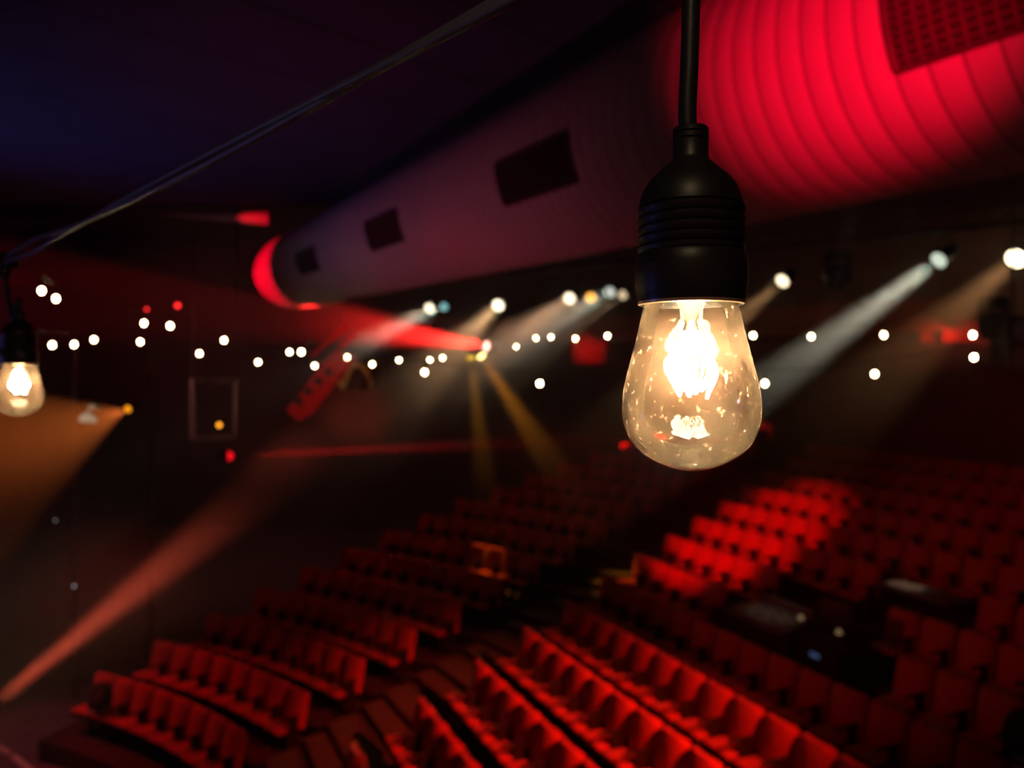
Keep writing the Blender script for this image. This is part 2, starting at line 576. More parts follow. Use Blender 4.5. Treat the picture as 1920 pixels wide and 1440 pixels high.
# direction in which the grilles face, seen along the duct
side = Vector((-ddir.y, ddir.x, 0)).normalized()
if side.y > 0: side = -side
for t in (1.0, 1.9, 2.8, 3.72):
    c = dpt(3.47 * t - (.12 if t == 1.0 else 0)) - d_a
    ang = math.radians(-16)

    def P(u, a, r=DR):
        aa = ang + a / DR
        return c + ddir * u + (side * math.cos(aa) + Vector((0, 0, 1)) * math.sin(aa)) * r
    hu, ha = .56, .18
    # frame
    b = MB()
    for a in (-ha, ha):
        b.tube([P(-hu + 2 * hu * i / 8, a, DR + .012) for i in range(9)], .018, 6)
    for u in (-hu, hu):
        b.tube([P(u, -ha + 2 * ha * i / 8, DR + .012) for i in range(9)], .018, 6)
    g = b.build('vent_grille', M['grille'], duct)
    b = MB(); bm = b.bm
    r0 = [bm.verts.new(P(-hu, -ha + 2 * ha * i / 10, DR + .006)) for i in range(11)]
    r1 = [bm.verts.new(P(hu, -ha + 2 * ha * i / 10, DR + .006)) for i in range(11)]
    r2 = [bm.verts.new(P(-hu, -ha + 2 * ha * i / 10, DR - .02)) for i in range(11)]
    r3 = [bm.verts.new(P(hu, -ha + 2 * ha * i / 10, DR - .02)) for i in range(11)]
    for i in range(10):
        bm.faces.new((r0[i], r0[i + 1], r1[i + 1], r1[i])); bm.faces.new((r2[i + 1], r2[i], r3[i], r3[i + 1]))
        bm.faces.new((r0[i], r2[i], r2[i + 1], r0[i + 1])); bm.faces.new((r1[i + 1], r3[i + 1], r3[i], r1[i]))
    bm.faces.new((r0[0], r1[0], r3[0], r2[0])); bm.faces.new((r0[10], r2[10], r3[10], r1[10]))
    b.build('grille_back', M['grilleback'], g)
    b = MB()
    for i in range(1, 17):
        u = -hu + 2 * hu * i / 17
        b.tube([P(u, -ha + 2 * ha * q / 6, DR + .014) for q in range(7)], .008, 4)
    for i in range(1, 9):
        a = -ha + 2 * ha * i / 9
        b.tube([P(-hu, a, DR + .02), P(hu, a, DR + .02)], .008, 4)
    b.build('grille_bars', M['bars'], g)
# hangers
for Y in (4.5, 9.0, 13.5):
    b = MB(); p = dpt(Y) - d_a
    b.cyl(p + Vector((0, 0, DR - .02)), p + Vector((0, 0, 1.215)), .012, None, 8)
    b.build('hanger', M['metal'], duct)
# pipe added at the ceiling edge to stand in for the red streak
b = MB(); pa, pb = at(506, 410, 14.4), at(300, 402, 14.6)
d = pb - pa
b.tube([pa, pa.lerp(pb, .3), pb], [.125, .10, .02], 10)
tag(b.build('streak_pipe', M['cream']), 'slim pale pipe standing in for a red light streak beside the duct end', 'pipe')


# ------------------------------------------------------------------ bulbs
BD = 0.262                       # distance of the big bulb
PXM = BD / F                     # metres per pixel there
BX = (1295 - 960) * PXM


def glass_material():
    m = bpy.data.materials.new('dusty bulb glass')
    m.use_nodes = True
    nt = m.node_tree; nt.nodes.clear()
    N = nt.nodes.new; Lk = nt.links.new
    out = N('ShaderNodeOutputMaterial')
    tr = N('ShaderNodeBsdfTransparent'); tr.inputs[0].default_value = (.97, .94, .90, 1)
    gl = N('ShaderNodeBsdfGlossy'); gl.inputs['Roughness'].default_value = .02
    lw = N('ShaderNodeFresnel'); lw.inputs[0].default_value = 1.45
    mul = N('ShaderNodeMath'); mul.operation = 'MULTIPLY'; mul.inputs[1].default_value = .9
    bp = N('ShaderNodeBump'); bp.inputs['Strength'].default_value = .25; bp.inputs['Distance'].default_value = .0006
    n3 = N('ShaderNodeTexNoise'); n3.inputs['Scale'].default_value = 160; n3.inputs['Detail'].default_value = 2
    Lk(n3.outputs['Fac'], bp.inputs['Height']); Lk(bp.outputs[0], gl.inputs['Normal'])
    Lk(lw.outputs[0], mul.inputs[0])
    mix1 = N('ShaderNodeMixShader')
    Lk(mul.outputs[0], mix1.inputs[0]); Lk(tr.outputs[0], mix1.inputs[1]); Lk(gl.outputs[0], mix1.inputs[2])
    tl = N('ShaderNodeBsdfTranslucent'); tl.inputs[0].default_value = (.9, .62, .42, 1)
    df = N('ShaderNodeBsdfDiffuse'); df.inputs[0].default_value = (.8, .55, .38, 1)
    dmix = N('ShaderNodeMixShader'); dmix.inputs[0].default_value = .35
    Lk(tl.outputs[0], dmix.inputs[1]); Lk(df.outputs[0], dmix.inputs[2])
    tc = N('ShaderNodeTexCoord'); Lk(tc.outputs['Object'], n3.inputs['Vector'])
    n1 = N('ShaderNodeTexNoise'); n1.inputs['Scale'].default_value = 60; n1.inputs['Detail'].default_value = 6
    n2 = N('ShaderNodeTexNoise'); n2.inputs['Scale'].default_value = 420; n2.inputs['Detail'].default_value = 3
    Lk(tc.outputs['Object'], n1.inputs['Vector']); Lk(tc.outputs['Object'], n2.inputs['Vector'])
    r1 = N('ShaderNodeMapRange'); r1.inputs['From Min'].default_value = .42; r1.inputs['From Max'].default_value = .72
    r1.inputs['To Min'].default_value = .006; r1.inputs['To Max'].default_value = .12
    Lk(n1.outputs['Fac'], r1.inputs['Value'])
    r2 = N('ShaderNodeMapRange'); r2.inputs['From Min'].default_value = .62; r2.inputs['From Max'].default_value = .80
    r2.inputs['To Min'].default_value = 0; r2.inputs['To Max'].default_value = .8
    Lk(n2.outputs['Fac'], r2.inputs['Value'])
    add = N('ShaderNodeMath'); add.operation = 'ADD'; add.use_clamp = True
    Lk(r1.outputs[0], add.inputs[0]); Lk(r2.outputs[0], add.inputs[1])
    mix2 = N('ShaderNodeMixShader')
    Lk(add.outputs[0], mix2.inputs[0]); Lk(mix1.outputs[0], mix2.inputs[1]); Lk(dmix.outputs[0], mix2.inputs[2])
    Lk(mix2.outputs[0], out.inputs['Surface'])
    return m


M['glass'] = glass_material()
M['filament'] = glow('hot filament', (1, .78, .45), 90)
M['socket'] = mat('black rubber socket', (.014, .013, .012), .42, bump=.03, scale=2500)
M['liner'] = mat('brass liner', (.7, .5, .3), .35, .6)
M['stem'] = mat('glass stem', (.8, .7, .55), .25)


def bloom_material():
    m = bpy.data.materials.new('bulb bloom')
    m.use_nodes = True
    nt = m.node_tree; nt.nodes.clear()
    o = nt.nodes.new('ShaderNodeOutputMaterial'); v = nt.nodes.new('ShaderNodeVolumeScatter')
    v.inputs['Color'].default_value = (1, .55, .36, 1); v.inputs['Density'].default_value = 2.2
    nt.links.new(v.outputs[0], o.inputs['Volume'])
    return m


def make_bulb():
    t = thing('pendant_bulb', (0, 0, 0), 'large clear glowing bulb in a ribbed black socket hanging in the foreground', 'light bulb', 'festoon bulbs close by')
    u = PXM
    Z = lambda py: (690 - py) * u
    # socket
    pr = [(12, 240), (30, 240), (33, 243), (33, 250), (30.5, 252), (33, 254), (33, 262), (30.5, 264), (33, 267), (33, 296), (36, 302),
          (54, 318), (74, 336), (86, 353), (93, 370), (96, 384)]
    for y in (388, 406, 424, 442, 460):
        pr += [(96.5, y), (93, y + 2), (93, y + 4), (99, y + 6), (99, y + 13), (97, y + 16)]
    pr += [(101, 482), (104, 500), (104, 530), (100, 556), (97, 563), (97, 571), (94, 572), (90, 566), (88, 560), (0, 556)]
    b = MB(); b.lathe([(r * u, Z(y)) for r, y in pr], 72)
    so = b.build('socket', M['socket'], t, angle=35)
    b = MB(); b.lathe([(93.5 * u, Z(573)), (97.5 * u, Z(571)), (98 * u, Z(566)), (95 * u, Z(565)), (90 * u, Z(567))], 72)
    b.build('socket_rim', M['liner'], so)
    # glass envelope
    gp = [(82, 562), (86, 569), (91, 590), (97, 617), (105, 650), (113, 681), (119.5, 705), (124.5, 728), (127.5, 750), (128, 770), (127, 785), (124, 798),
          (119, 813), (112, 828), (101, 840), (88, 852), (74, 861), (58, 869), (42, 875), (26, 879.5), (12, 881.6), (0, 882)]
    b = MB(); b.lathe([(r * u, Z(y)) for r, y in gp], 96)
    b.build('glass_envelope', M['glass'], t, angle=80)
    # stem, support wires
    b = MB()
    b.lathe([(0, Z(562)), (30 * u, Z(562)), (22 * u, Z(574)), (13 * u, Z(590)), (11 * u, Z(606)), (16 * u, Z(620)), (9 * u, Z(626)), (0, Z(628))], 24)
    st = b.build('stem', M['stem'], t)
    b = MB()
    for s in (-1, 1):
        b.tube(smoothpath([(s * 8 * u, 0, Z(606)), (s * 22 * u, 3 * u, Z(618)), (s * 32 * u, 4 * u, Z(650)), (s * 34 * u, 4 * u, Z(672))], 6), 1.1 * u, 6)
    b.build('lead_wire', M['steel'], st)
    # filament: a cage of hairpin loops, widened to the shape of its glare
    b = MB()
    n = 13
    pts = []
    for i in range(n):
        a = 2 * PI * i / n + .2
        a2 = 2 * PI * (i + .5) / n + .2
        top = 640 + random.uniform(-34, 14); bot = 734 + random.uniform(-14, 5); mid = 686 + random.uniform(-10, 10)
        rt = 15 + random.uniform(-3, 5); rm = 50 + random.uniform(-7, 6); rbm = 30 + random.uniform(-5, 6)
        for (rr, aa, yy) in ((rt, a - .06, top + 6), (rt, a + .06, top), (rm, a + .12, mid), (rbm, a2 - .1, bot), (rbm, a2 + .1, bot + 2), (rm, a2 + .14, mid)):
            pts.append((rr * u * math.cos(aa), rr * u * math.sin(aa), Z(yy)))
    b.tube(smoothpath(pts, 6), 2.8 * u, 6)
    b.build('filament', M['filament'], t)
    # scattering volume added to imitate the bloom round the filament
    b = MB(); b.lathe([(0, Z(566))] + [(r * .985 * u, Z(y)) for r, y in gp[1:-1]] + [(0, Z(880.5))], 48)
    b.build('bloom_filling', bloom_material(), t, angle=80)
    return t


bulb = make_bulb()
bulb.location = (BX, BD, CZ)


def bulb_light(loc, energy):
    d = bpy.data.lights.new('filament light', 'POINT')
    d.color = (1, .58, .30); d.energy = energy; d.shadow_soft_size = .006
    o = bpy.data.objects.new('filament light', d); C.objects.link(o); o.location = loc
    return o


fl = bulb_light((BX, BD, CZ + (690 - 692) * PXM), .028)

# cord of the big bulb, a part of it
cordpts = [(0, 0), (-3, 200), (2, 100), (5, 0), (7, -90), (6, -168)]
b = MB()
b.tube(smoothpath([((x - 2) * PXM, 0, (690 - y) * PXM) for x, y in ((-3, 246), (-4, 200), (0, 110), (3, 0), (5, -80), (6, -172))], 8), 17 * PXM, 20)
b.build('cord', M['black'], bulb)
# left bulb
LD = 0.845
lb = dup(bulb, (0, 0, 0), None, 'small-looking clear glowing bulb hanging at the left edge of the picture below the twisted cable')
lpos = at(36, 745, LD)
Zc = (690 - 770) * PXM
lb.location = (lpos.x, LD, lpos.z - Zc + .0 - .0)
lb.rotation_euler = (0, 0, 1.3)
for ch in lb.children:
    if ch.name.startswith('cord'):
        bpy.data.objects.remove(ch)
JL = at(8, 488, .86)             # left junction
JM = Vector((BX + 6 * PXM, BD, CZ + (690 + 170) * PXM))
inv = lambda p: Matrix.Rotation(-1.3, 4, 'Z') @ (Vector(p) - lb.location)
b = MB()
top = Vector((lpos.x, LD, lb.location.z + (690 - 244) * PXM))
b.tube([inv(p) for p in smoothpath([top, top + Vector((-.001, 0, .012)), at(26, 600, .85), at(15, 552, .858), JL + Vector((0, 0, -.012))], 8)], .0030, 12)
b.build('cord', M['black'], lb)
bulb_light((lpos.x, LD, lb.location.z + (690 - 692) * PXM), .028)

# twisted two-wire cable of the string
b1, b2 = MB(), MB()
n = 120
w1, w2 = [], []
for i in range(n + 1):
    t = i / n
    p = JL.lerp(JM + Vector((0, 0, .004)), t)
    p.z -= .012 * math.sin(PI * t) * .35
    gap = .0029 + .0052 * math.exp(-((t - .10) / .07) ** 2)
    a = 1.45 + 6.2 * t - 1.2 * math.exp(-((t - .1) / .1) ** 2)
    off = Vector((0.0, .35 * math.cos(a), math.sin(a))) * gap
    w1.append(p + off); w2.append(p - off)
cab = thing('festoon_cable', JL, 'black twisted two-wire cable sloping up across the upper left of the picture', 'cable')
b1.tube([p - JL for p in w1], .0025, 12); b1.build('wire', M['cable'] if 'cable' in M else mat('cable rubber', (.11, .11, .12), .38), cab)
M['cable'] = bpy.data.materials['cable rubber']
b2.tube([p - JL for p in w2], .0025, 12); b2.build('wire', M['cable'], cab)
for J, sc in ((JL, 1.0), (JM, 1.0)):
    b = MB()
    p = J - JL
    b.box(p, (.030, .016, .018), None, .004, 2); b.cyl(p + Vector((0, 0, -.020)), p + Vector((0, 0, -.004)), .0055, .0075, 14)
    b.build('junction', M['black'], cab)

# ------------------------------------------------------------------ festoon bulbs across the hall
M['lit glass'] = glow('lit festoon glass', (1, .76, .42), 34)


def make_far_bulb():
    t = thing('festoon_bulb', (0, 0, 0), 'bulb', 'light bulb')
    b = MB(); b.sphere((0, 0, 0), .026, 14, 10, (1, 1, 1.2)); b.build('glass_envelope', M['lit glass'], t)
    b = MB(); b.cyl((0, 0, .028), (0, 0, .10), .022, .02, 12); b.cyl((0, 0, .10), (0, 0, .18), .006, None, 6); b.build('socket', M['black'], t)
    return t


fb = make_far_bulb()
fb_used = [False]
strings = {
    'along the far left': [(78, 545, 9.0), (105, 560, 9.6), (270, 606, 11.5), (319, 611, 11.0), (420, 638, 12.5), (543, 660, 14), (651, 670, 15), (748, 675, 16), (806, 675, 16.5), (830, 671, 17)],
    'low on the left': [(49, 637, 10), (98, 647, 10.6), (139, 646, 11.2), (176, 637, 11.8), (263, 641, 12.4), (374, 663, 13), (484, 679, 14), (590, 686, 14.6), (698, 683, 15.2)],
    'along the rear gallery': [(968, 650, 18), (1005, 634, 17.5), (1033, 632, 17), (1079, 635, 16), (1139, 630, 15), (1412, 629, 12), (1521, 631, 11.3), (1657, 628, 10.4), (1824, 628, 9.5)],
    'hanging lower over the seats': [(565, 660, 11.5), (796, 698, 11), (1012, 719, 10.5), (1434, 719, 10), (1640, 701, 9.6), (1826, 670, 9.2)],
}
fl_labels = {
    'along the far left': ['uppermost of all far bulbs at the left edge', 'second of the two bulbs high at the left', 'bulb under the red dot left of the pair',
                           'larger bulb with red lit cord at left', 'bulb alone above the tall grey frame', 'left of two touching bulbs over the ramp',
                           'bulb above the yellow green curved mark', 'bulb between curved mark and red beam', 'left of two close bulbs by the amber lamps', 'bulb just left of the amber lamps'],
    'low on the left': ['bulb right beside the left black socket', 'second bulb from the left in the low row', 'third bulb from the left in the low row',
                        'fourth bulb from the left in the low row', 'bulb directly below the red dot lamp', 'bulb right above the grey frame', 'bulb right of the grey frame',
                        'bulb in front of the sloping ramp rails', 'bulb right of the yellow green curved mark'],
    'along the rear gallery': ['bulb just right of the red and amber lamps', 'left of two close bulbs below the gallery', 'right of two close bulbs below the gallery',
                               'bulb beside the first red curtain', 'bulb just left of the big bulb', 'bulb just right of the big bulb glass', 'bulb inside the pale spotlight beam',
                               'bulb left of the far red curtain', 'upper bulb in front of the far red curtain'],
    'hanging lower over the seats': ['right of two touching bulbs over the ramp', 'lowest bulb left of the amber lamps', 'low bulb alone left of the big bulb',
                                     'low bulb right of the big bulb glass', 'low bulb alone against the dark rear wall', 'lower bulb below the far red curtain'],
}
for sname, lst in strings.items():
    pts = []
    for (px, py, Y), lab in zip(lst, fl_labels[sname]):
        p = at(px, py, Y)
        lab = 'glowing festoon ' + lab
        if not fb_used[0]:
            fb_used[0] = True; o = fb; o.location = p; tag(o, lab, 'light bulb', 'festoon bulbs across the hall')
        else:
            o = dup(fb, p, None, lab, 'festoon bulbs across the hall')
        pts.append(p + Vector((0, 0, .175)))
    b = MB()
    path = []
    for a, c in zip(pts, pts[1:]):
        for i in range(8):
            t = i / 8
            q = a.lerp(c, t); q.z -= .06 * 4 * t * (1 - t) * min(1, (c - a).length / 2)
            path.append(q)
    path.append(pts[-1])
    b.tube(path, .006, 5)
    tag(b.build('string_cable', M['black']), 'thin black cable carrying the festoon bulbs ' + sname, 'cable', 'festoon string cables')


# ------------------------------------------------------------------ stage lamps
def lamp_glow(color, s):
    key = 'lens %s %s' % (color, s)
    if key not in M: M[key] = glow('lamp lens', color, s)
    return M[key]


def lamp(pos, aim, color, power, cone, label, r=.11, lens=(1, .85, .6), ls=6.0, dome=.1, blend=.6, top=None, group='stage lamps', size=.06):
    pos = Vector(pos); aim = Vector(aim)
    d = (aim - pos).normalized()
    t = thing('stage_lamp', pos, label, 'stage lamp', group)
    R = d.to_track_quat('-Z', 'Y').to_matrix().to_4x4()
    b = MB(); b.lathe([(r * .9, 0.0), (r * 1.1, 0.0), (r * 1.12, .10), (r * .95, .14), (r * .9, .30), (r * .5, .36), (0, .365)], 20, R)
    b.build('housing', M['metal'], t)
    b = MB(); b.lathe([(0, -r * dome), (r * .5, -r * dome * .8), (r * .8, -r * dome * .35), (r * .92, .004), (r * .9, .02), (0, .02)], 24, R)
    b.build('lens', lamp_glow(lens, ls), t)
    b = MB(); s = R @ Vector((1, 0, 0))
    c = R @ Vector((0, 0, .16))
    up = Vector((0, 0, 1))
    b.tube([c - s * r * 1.25, c - s * r * 1.3 + up * r * 1.2, c - s * r * .6 + up * r * 1.9, c + s * r * .6 + up * r * 1.9, c + s * r * 1.3 + up * r * 1.2, c + s * r * 1.25], .012, 6)
    b.build('yoke', M['metal'], t)
    b = MB(); b.cyl(c + up * r * 1.85, c + up * (r * 1.9 + (top if top else .10)), .016, None, 8); b.build('clamp', M['metal'], t)
    lo = spot(pos + d * (.035 + r * dome), aim, color, power, cone, blend, r * .8, 'beam')
    return t


TZ = 1.6
def tp(px, py): return at(px, py, TZ * F / (HY - py))


WARM = (1, .72, .42); WHITE = (.97, .93, .68)
lamp(tp(1760, 488), (-5, 7, 1), WHITE, 1.1e4, 10, 'large pale white stage lamp with long beam at upper right', .135, (.75, .85, .68), 1.0)
lamp(tp(1905, 485), (-3, 5, 1.5), (1, .45, .16), 0.14e4, 16, 'big warm stage lamp cut by the right edge', .15, (1, .82, .5), 7)
lamp(tp(1467, 527), (-6, 7, 0), (1, .5, .2), 0.22e4, 14, 'oval warm stage lamp just right of the big socket', .135, (1, .80, .50), 3)
lamp(tp(1167, 553), (-6, 5, 2), (1, .6, .35), 0.1e4, 9, 'dim warm stage lamp closest to the big socket', .12, (1, .75, .45), .9)
lamp(tp(1144, 548), (-7, 2, 2), WHITE, 0.35e4, 9, 'pale white stage lamp second left of the big socket', .13, (.85, .9, .8), .8)
lamp(tp(1108, 558), (-7, 2, 2), (1, .6, .35), 0.3e4, 10, 'orange stage lamp between warm and white neighbours', .13, (1, .42, .06), 2)
lamp(tp(1068, 560), (-7, 2, 2), (1, .55, .3), 0.6e4, 12, 'warm stage lamp left of the orange one', .15, (1, .84, .55), 3)
lamp(tp(934, 573), (-6, 2, 1), (1, .55, .25), 0.5e4, 14, 'lone warm stage lamp in the middle of the truss', .16, (1, .86, .6), 4)
lamp(tp(833, 575), (-9, 2, 2.5), (.8, .9, .8), 0.35e4, 9, 'small bluish stage lamp at the far left of truss', .11, (.35, .8, .85), .8)
lamp(tp(805, 578), (-9, 2, 2), (1, .7, .45), 0.5e4, 10, 'warm stage lamp at the leftmost end of truss', .14, (1, .85, .58), 3)

gp = at(912, 649, 18)
lamp(gp, (-13, 9, CZ + 2.2), (1, .02, .015), 6.0e4, 16, 'red stage lamp throwing a wide beam to the left', .12, (1, .45, .35), 6, group='cluster lamps')
lamp(at(903, 668, 18), at(1035, 870, 16.5), (1, .31, .01), 0.17e4, 15, 'bright amber lamp shining down to the right', .11, (1, .72, .25), 6, group='cluster lamps')
lamp(at(883, 671, 18), at(906, 870, 17), (1, .36, .005), 0.11e4, 13, 'yellow lamp left of the red lamp, shining down', .11, (1, .62, .03), 1.6, group='cluster lamps')
lamp(at(428, 855, 19), at(1100, 825, 22), (1, .01, .01), 5.0e4, 2.8, 'small red lamp low at left with thin level beam', .13, (1, .005, .015), 1.3, group='cluster lamps', dome=.9)
lamp(at(240, 767, 15), at(-300, 960, 10), (1, .20, .03), 2200, 48, 'orange lamp at left with a wide fan beam', .07, (1, .33, .01), 1.5, dome=.8, group='cluster lamps', blend=.25)
lamp(at(-14, 1322, 9.0), at(560, 860, 22), (1, .11, .05), 2.6e4, 10, 'red lamp on the stage at the lower left corner', .10, (1, .2, .1), 2.0, group='cluster lamps', blend=1.0)

# small indicator lamps
M['red led'] = glow('red indicator', (1, .02, .02), 3)
M['amber led'] = glow('amber indicator', (1, .35, .02), 3)
M['white led'] = glow('white indicator', (.6, .6, .65), 1.0)
for px, py, Y, m_, r, lab in ((333, 573, 10.9, 'red led', .035, 'small red indicator lamp above the larger left bulb'),
                              (275, 580, 11.4, 'red led', .022, 'dim red indicator lamp left of the brighter red one'),
                              (411, 797, 18, 'amber led', .05, 'small amber indicator ring inside the grey frame'),
                              (139, 1099, 14, 'white led', .02, 'tiny white light low in the dark at left'),
                              (104, 976, 14, 'white led', .012, 'faint tiny light above the other at far left')):
    t = thing('indicator_lamp', at(px, py, Y), lab, 'indicator', 'indicator lamps')
    b = MB(); b.sphere((0, 0, 0), r, 12, 8); b.build('lens', M[m_], t)
    b = MB(); b.cyl((0, r * .4, 0), (0, r * 2.2, 0), r * 1.1, None, 12); b.build('housing', M['metal'], t)

# lighting truss
ta, tb = tp(790, 560), tp(1960, 460)
ta.z = tb.z = CZ + TZ + .34
tl = tb - ta
truss = thing('lighting_truss', ta, 'black lattice truss carrying the row of stage lamps', 'truss')
sd = Vector((-tl.y, tl.x, 0)).normalized() * .13
for off in (Vector((0, 0, 0)) + sd, Vector((0, 0, 0)) - sd, Vector((0, 0, .24))):
    b = MB(); b.cyl(off, tl + off, .024, None, 10); b.build('chord', M['metal'], truss)
b = MB(); nb = 44
for i in range(nb):
    p0 = tl * (i / nb); p1 = tl * ((i + 1) / nb)
    for o0, o1 in ((sd, -sd), (-sd, Vector((0, 0, .24))), (Vector((0, 0, .24)), sd)):
        b.cyl(p0 + o0, p1 + o1, .010, None, 5, False)
b.build('bracing', M['metal'], truss)
for f_ in (.1, .36, .62, .88):
    b = MB(); p = tl * f_ + Vector((0, 0, .24)); b.cyl(p, p + Vector((0, 0, CZ + 5.1 - ta.z - .24)), .014, None, 6); b.build('hanger', M['rail'], truss)

# unlit moving head hanging dark between the warm and the white lamp
def moving_head(pos, label):
    t = thing('moving_head', pos, label, 'stage lamp')
    b = MB(); b.box((0, 0, -.05), (.34, .30, .14), None, .03, 2); b.build('base', M['metal'], t)
    b = MB()
    for s in (-1, 1): b.box((s * .19, 0, -.30), (.05, .14, .44), None, .02, 2)
    b.box((0, 0, -.13), (.38, .14, .05), None, .01, 1); b.build('yoke', M['metal'], t)
    b = MB(); b.lathe([(0, -.22), (.13, -.2), (.15, -.05), (.14, .12), (.10, .2), (0, .22)], 20, Matrix.Translation((0, 0, -.42)) @ Matrix.Rotation(.5, 4, 'X'))
    b.build('head', M['black'], t)
moving_head(tp(1570, 513) + Vector((0, 0, .36)), 'unlit black moving head lamp between two lit lamps')
moving_head(at(1862, 560, 12), 'unlit black lamp hanging below the right warm lamp')

# ------------------------------------------------------------------ far side of the hall
# tall grey frame
t = thing('steel_frame', at(400, 825, 18), 'tall grey steel frame standing in the dark at left', 'frame')
fr = lambda px, py: at(px, py, 18) - at(400, 825, 18)
for a, c in (((362, 710), (362, 825)), ((443, 712), (443, 822)), ((362, 823), (450, 820)), ((362, 712), (443, 714))):
    b = MB(); b.cyl(fr(*a), fr(*c), .055, None, 8); b.build('bar', M['steel'], t)
b = MB()
for px in (362, 443):
    p = fr(px, 712); b.cyl(p, (p.x, p.y, CZ + 5.1 - at(400, 825, 18).z), .02, None, 8)
b.build('hanger', M['metal'], t)
# poles lit red
for px, y0, y1, Y, lab in ((283, 600, 735, 16, 'thin pole lit red below the red dot lamp'), (139, 640, 720, 15, 'thin dim pole below the third low bulb')):
    b = MB(); p = at(px, y0, Y); b.cyl((p.x, p.y, p.z), (p.x, p.y, 0), .05, None, 8)
    tag(b.build('pole', M['metal']), lab, 'pole')
# sloping ramp with round openings and two rails
RY = 17.0
t = thing('sloping_ramp', at(600, 700, RY), 'sloping perforated ramp with two rails rising to the right', 'ramp')
q = lambda px, py, Y=RY: at(px, py, Y) - at(600, 700, RY)
b = MB(); b.poly([q(536, 770), q(625, 660), q(668, 668), q(590, 772), q(560, 790)], (0, .10, 0)); b.build('panel', M['curtain'], t, smooth=False)  # red light on the steel is put into the panel colour
for px, py in ((560, 752), (578, 733), (597, 715), (616, 697)):
    b = MB(); p = q(px, py); b.cyl(p + Vector((0, -.02, 0)), p + Vector((0, .03, 0)), .095, None, 16); b.build('opening', M['hole'], t)
for a, c in (((585, 668), (652, 608)), ((600, 690), (668, 625))):
    b = MB(); b.cyl(q(*a), q(*c), .05, None, 8); b.build('rail', M['curtain'], t)  # rails carry the red light in their colour too
# yellow green curved mark on a black board
SYD = 18.5
t = thing('wall_sign', at(662, 700, SYD), 'dark wall sign with a yellow green curved arch mark', 'sign')
q2 = lambda px, py, dy=0: at(px, py, SYD) - at(662, 700, SYD) + Vector((0, dy, 0))
b = MB(); b.box((0, .10, 0), (1.25, .06, .8)); b.build('board', M['wall'], t, smooth=False)
b = MB(); b.tube(smoothpath([q2(628, 686), q2(633, 706), q2(642, 727), q2(648, 714), q2(657, 693), q2(668, 684), q2(680, 689), q2(690, 704), q2(697, 727)], 6), .05, 8)
b.build('mark', M['signgreen'], t)
# slanting cream strut under the duct end
b = MB(); b.cyl(at(592, 578, 20.5), at(668, 543, 19.5), .07, None, 8)
tag(b.build('strut', M['cream']), 'pale slanting strut below the far end of the duct', 'strut')
# illuminated white board seen in the orange fan
t = thing('notice_board', at(165, 778, 13), 'small pale board with a jagged white shape at left', 'sign')
q3 = lambda px, py: at(px, py, 13) - at(165, 778, 13)
b = MB(); b.poly([q3(147, 790), q3(149, 780), q3(158, 776), q3(163, 771), q3(169, 776), q3(182, 785), q3(181, 793)], (0, .03, 0)); b.build('lower_shape', M['paper'], t, smooth=False)
b = MB(); b.poly([q3(164, 767), q3(168, 759), q3(184, 759), q3(188, 766)], (0, .03, 0)); b.build('upper_shape', M['paper'], t, smooth=False)

# red curtains under the gallery
def curtain(x0, x1, y0, y1, lab):
    cx = (x0 + x1) / 2
    Y = 21.0
    for _ in range(20):                       # onto the rear wall
        p = at(cx, (y0 + y1) / 2, Y); r = math.hypot(p.x - SX, p.y - SY); Y += (RB - .55 - r) * .8
    pa, pb = at(x0, y0, Y), at(x1, y1, Y)
    b = MB(); bm = b.bm
    n = 40; rows = []
    for i in range(n + 1):
        x = pa.x + (pb.x - pa.x) * i / n
        dy = .035 * math.sin(i * 1.1)
        rows.append([bm.verts.new((x, Y + dy, z)) for z in (pa.z, pb.z)] + [bm.verts.new((x, Y + dy + .02, z)) for z in (pb.z, pa.z)])
    for a, c in zip(rows, rows[1:]):
        for i in range(4):
            j = (i + 1) % 4
            bm.faces.new((a[i], a[j], c[j], c[i]))
    bm.faces.new(rows[0][::-1]); bm.faces.new(rows[-1])
    tag(b.build('curtain', M['curtain']), lab, 'curtain', 'red curtains under the gallery')
    m_ = (pa + pb) / 2
    spot(m_ + Vector((-.3, -1.6, -.35)), m_, (1, .02, .03), 120, 60, 1.0, .05, 'added curtain fill')  # unseen red spot added to light each curtain


curtain(1072, 1136, 612, 682, 'narrow red lit curtain left of the big bulb')
curtain(1726, 1752, 602, 642, 'short narrow red curtain at the far right')
curtain(1768, 1832, 603, 640, 'wider red curtain behind two bulbs at far right')

# loudspeaker at the right edge
t = thing('loudspeaker', at(1900, 645, 11), 'black box loudspeaker cut by the right edge', 'speaker')
b = MB(); b.box((0, 0, 0), (.42, .4, .78), None, .02, 2); b.build('cabinet', M['black'], t)
b = MB()
for z_ in (-.18, .18): b.lathe([(.03, .0), (.13, -.02), (.15, .01), (.0, .012)], 20, Matrix.Translation((0, -.205, z_)) @ Matrix.Rotation(PI / 2, 4, 'X'))
b.build('driver', M['steel'], t)
b = MB(); b.cyl((0, 0, .39), (0, 0, 3.0), .015, None, 6); b.build('hanger', M['metal'], t)

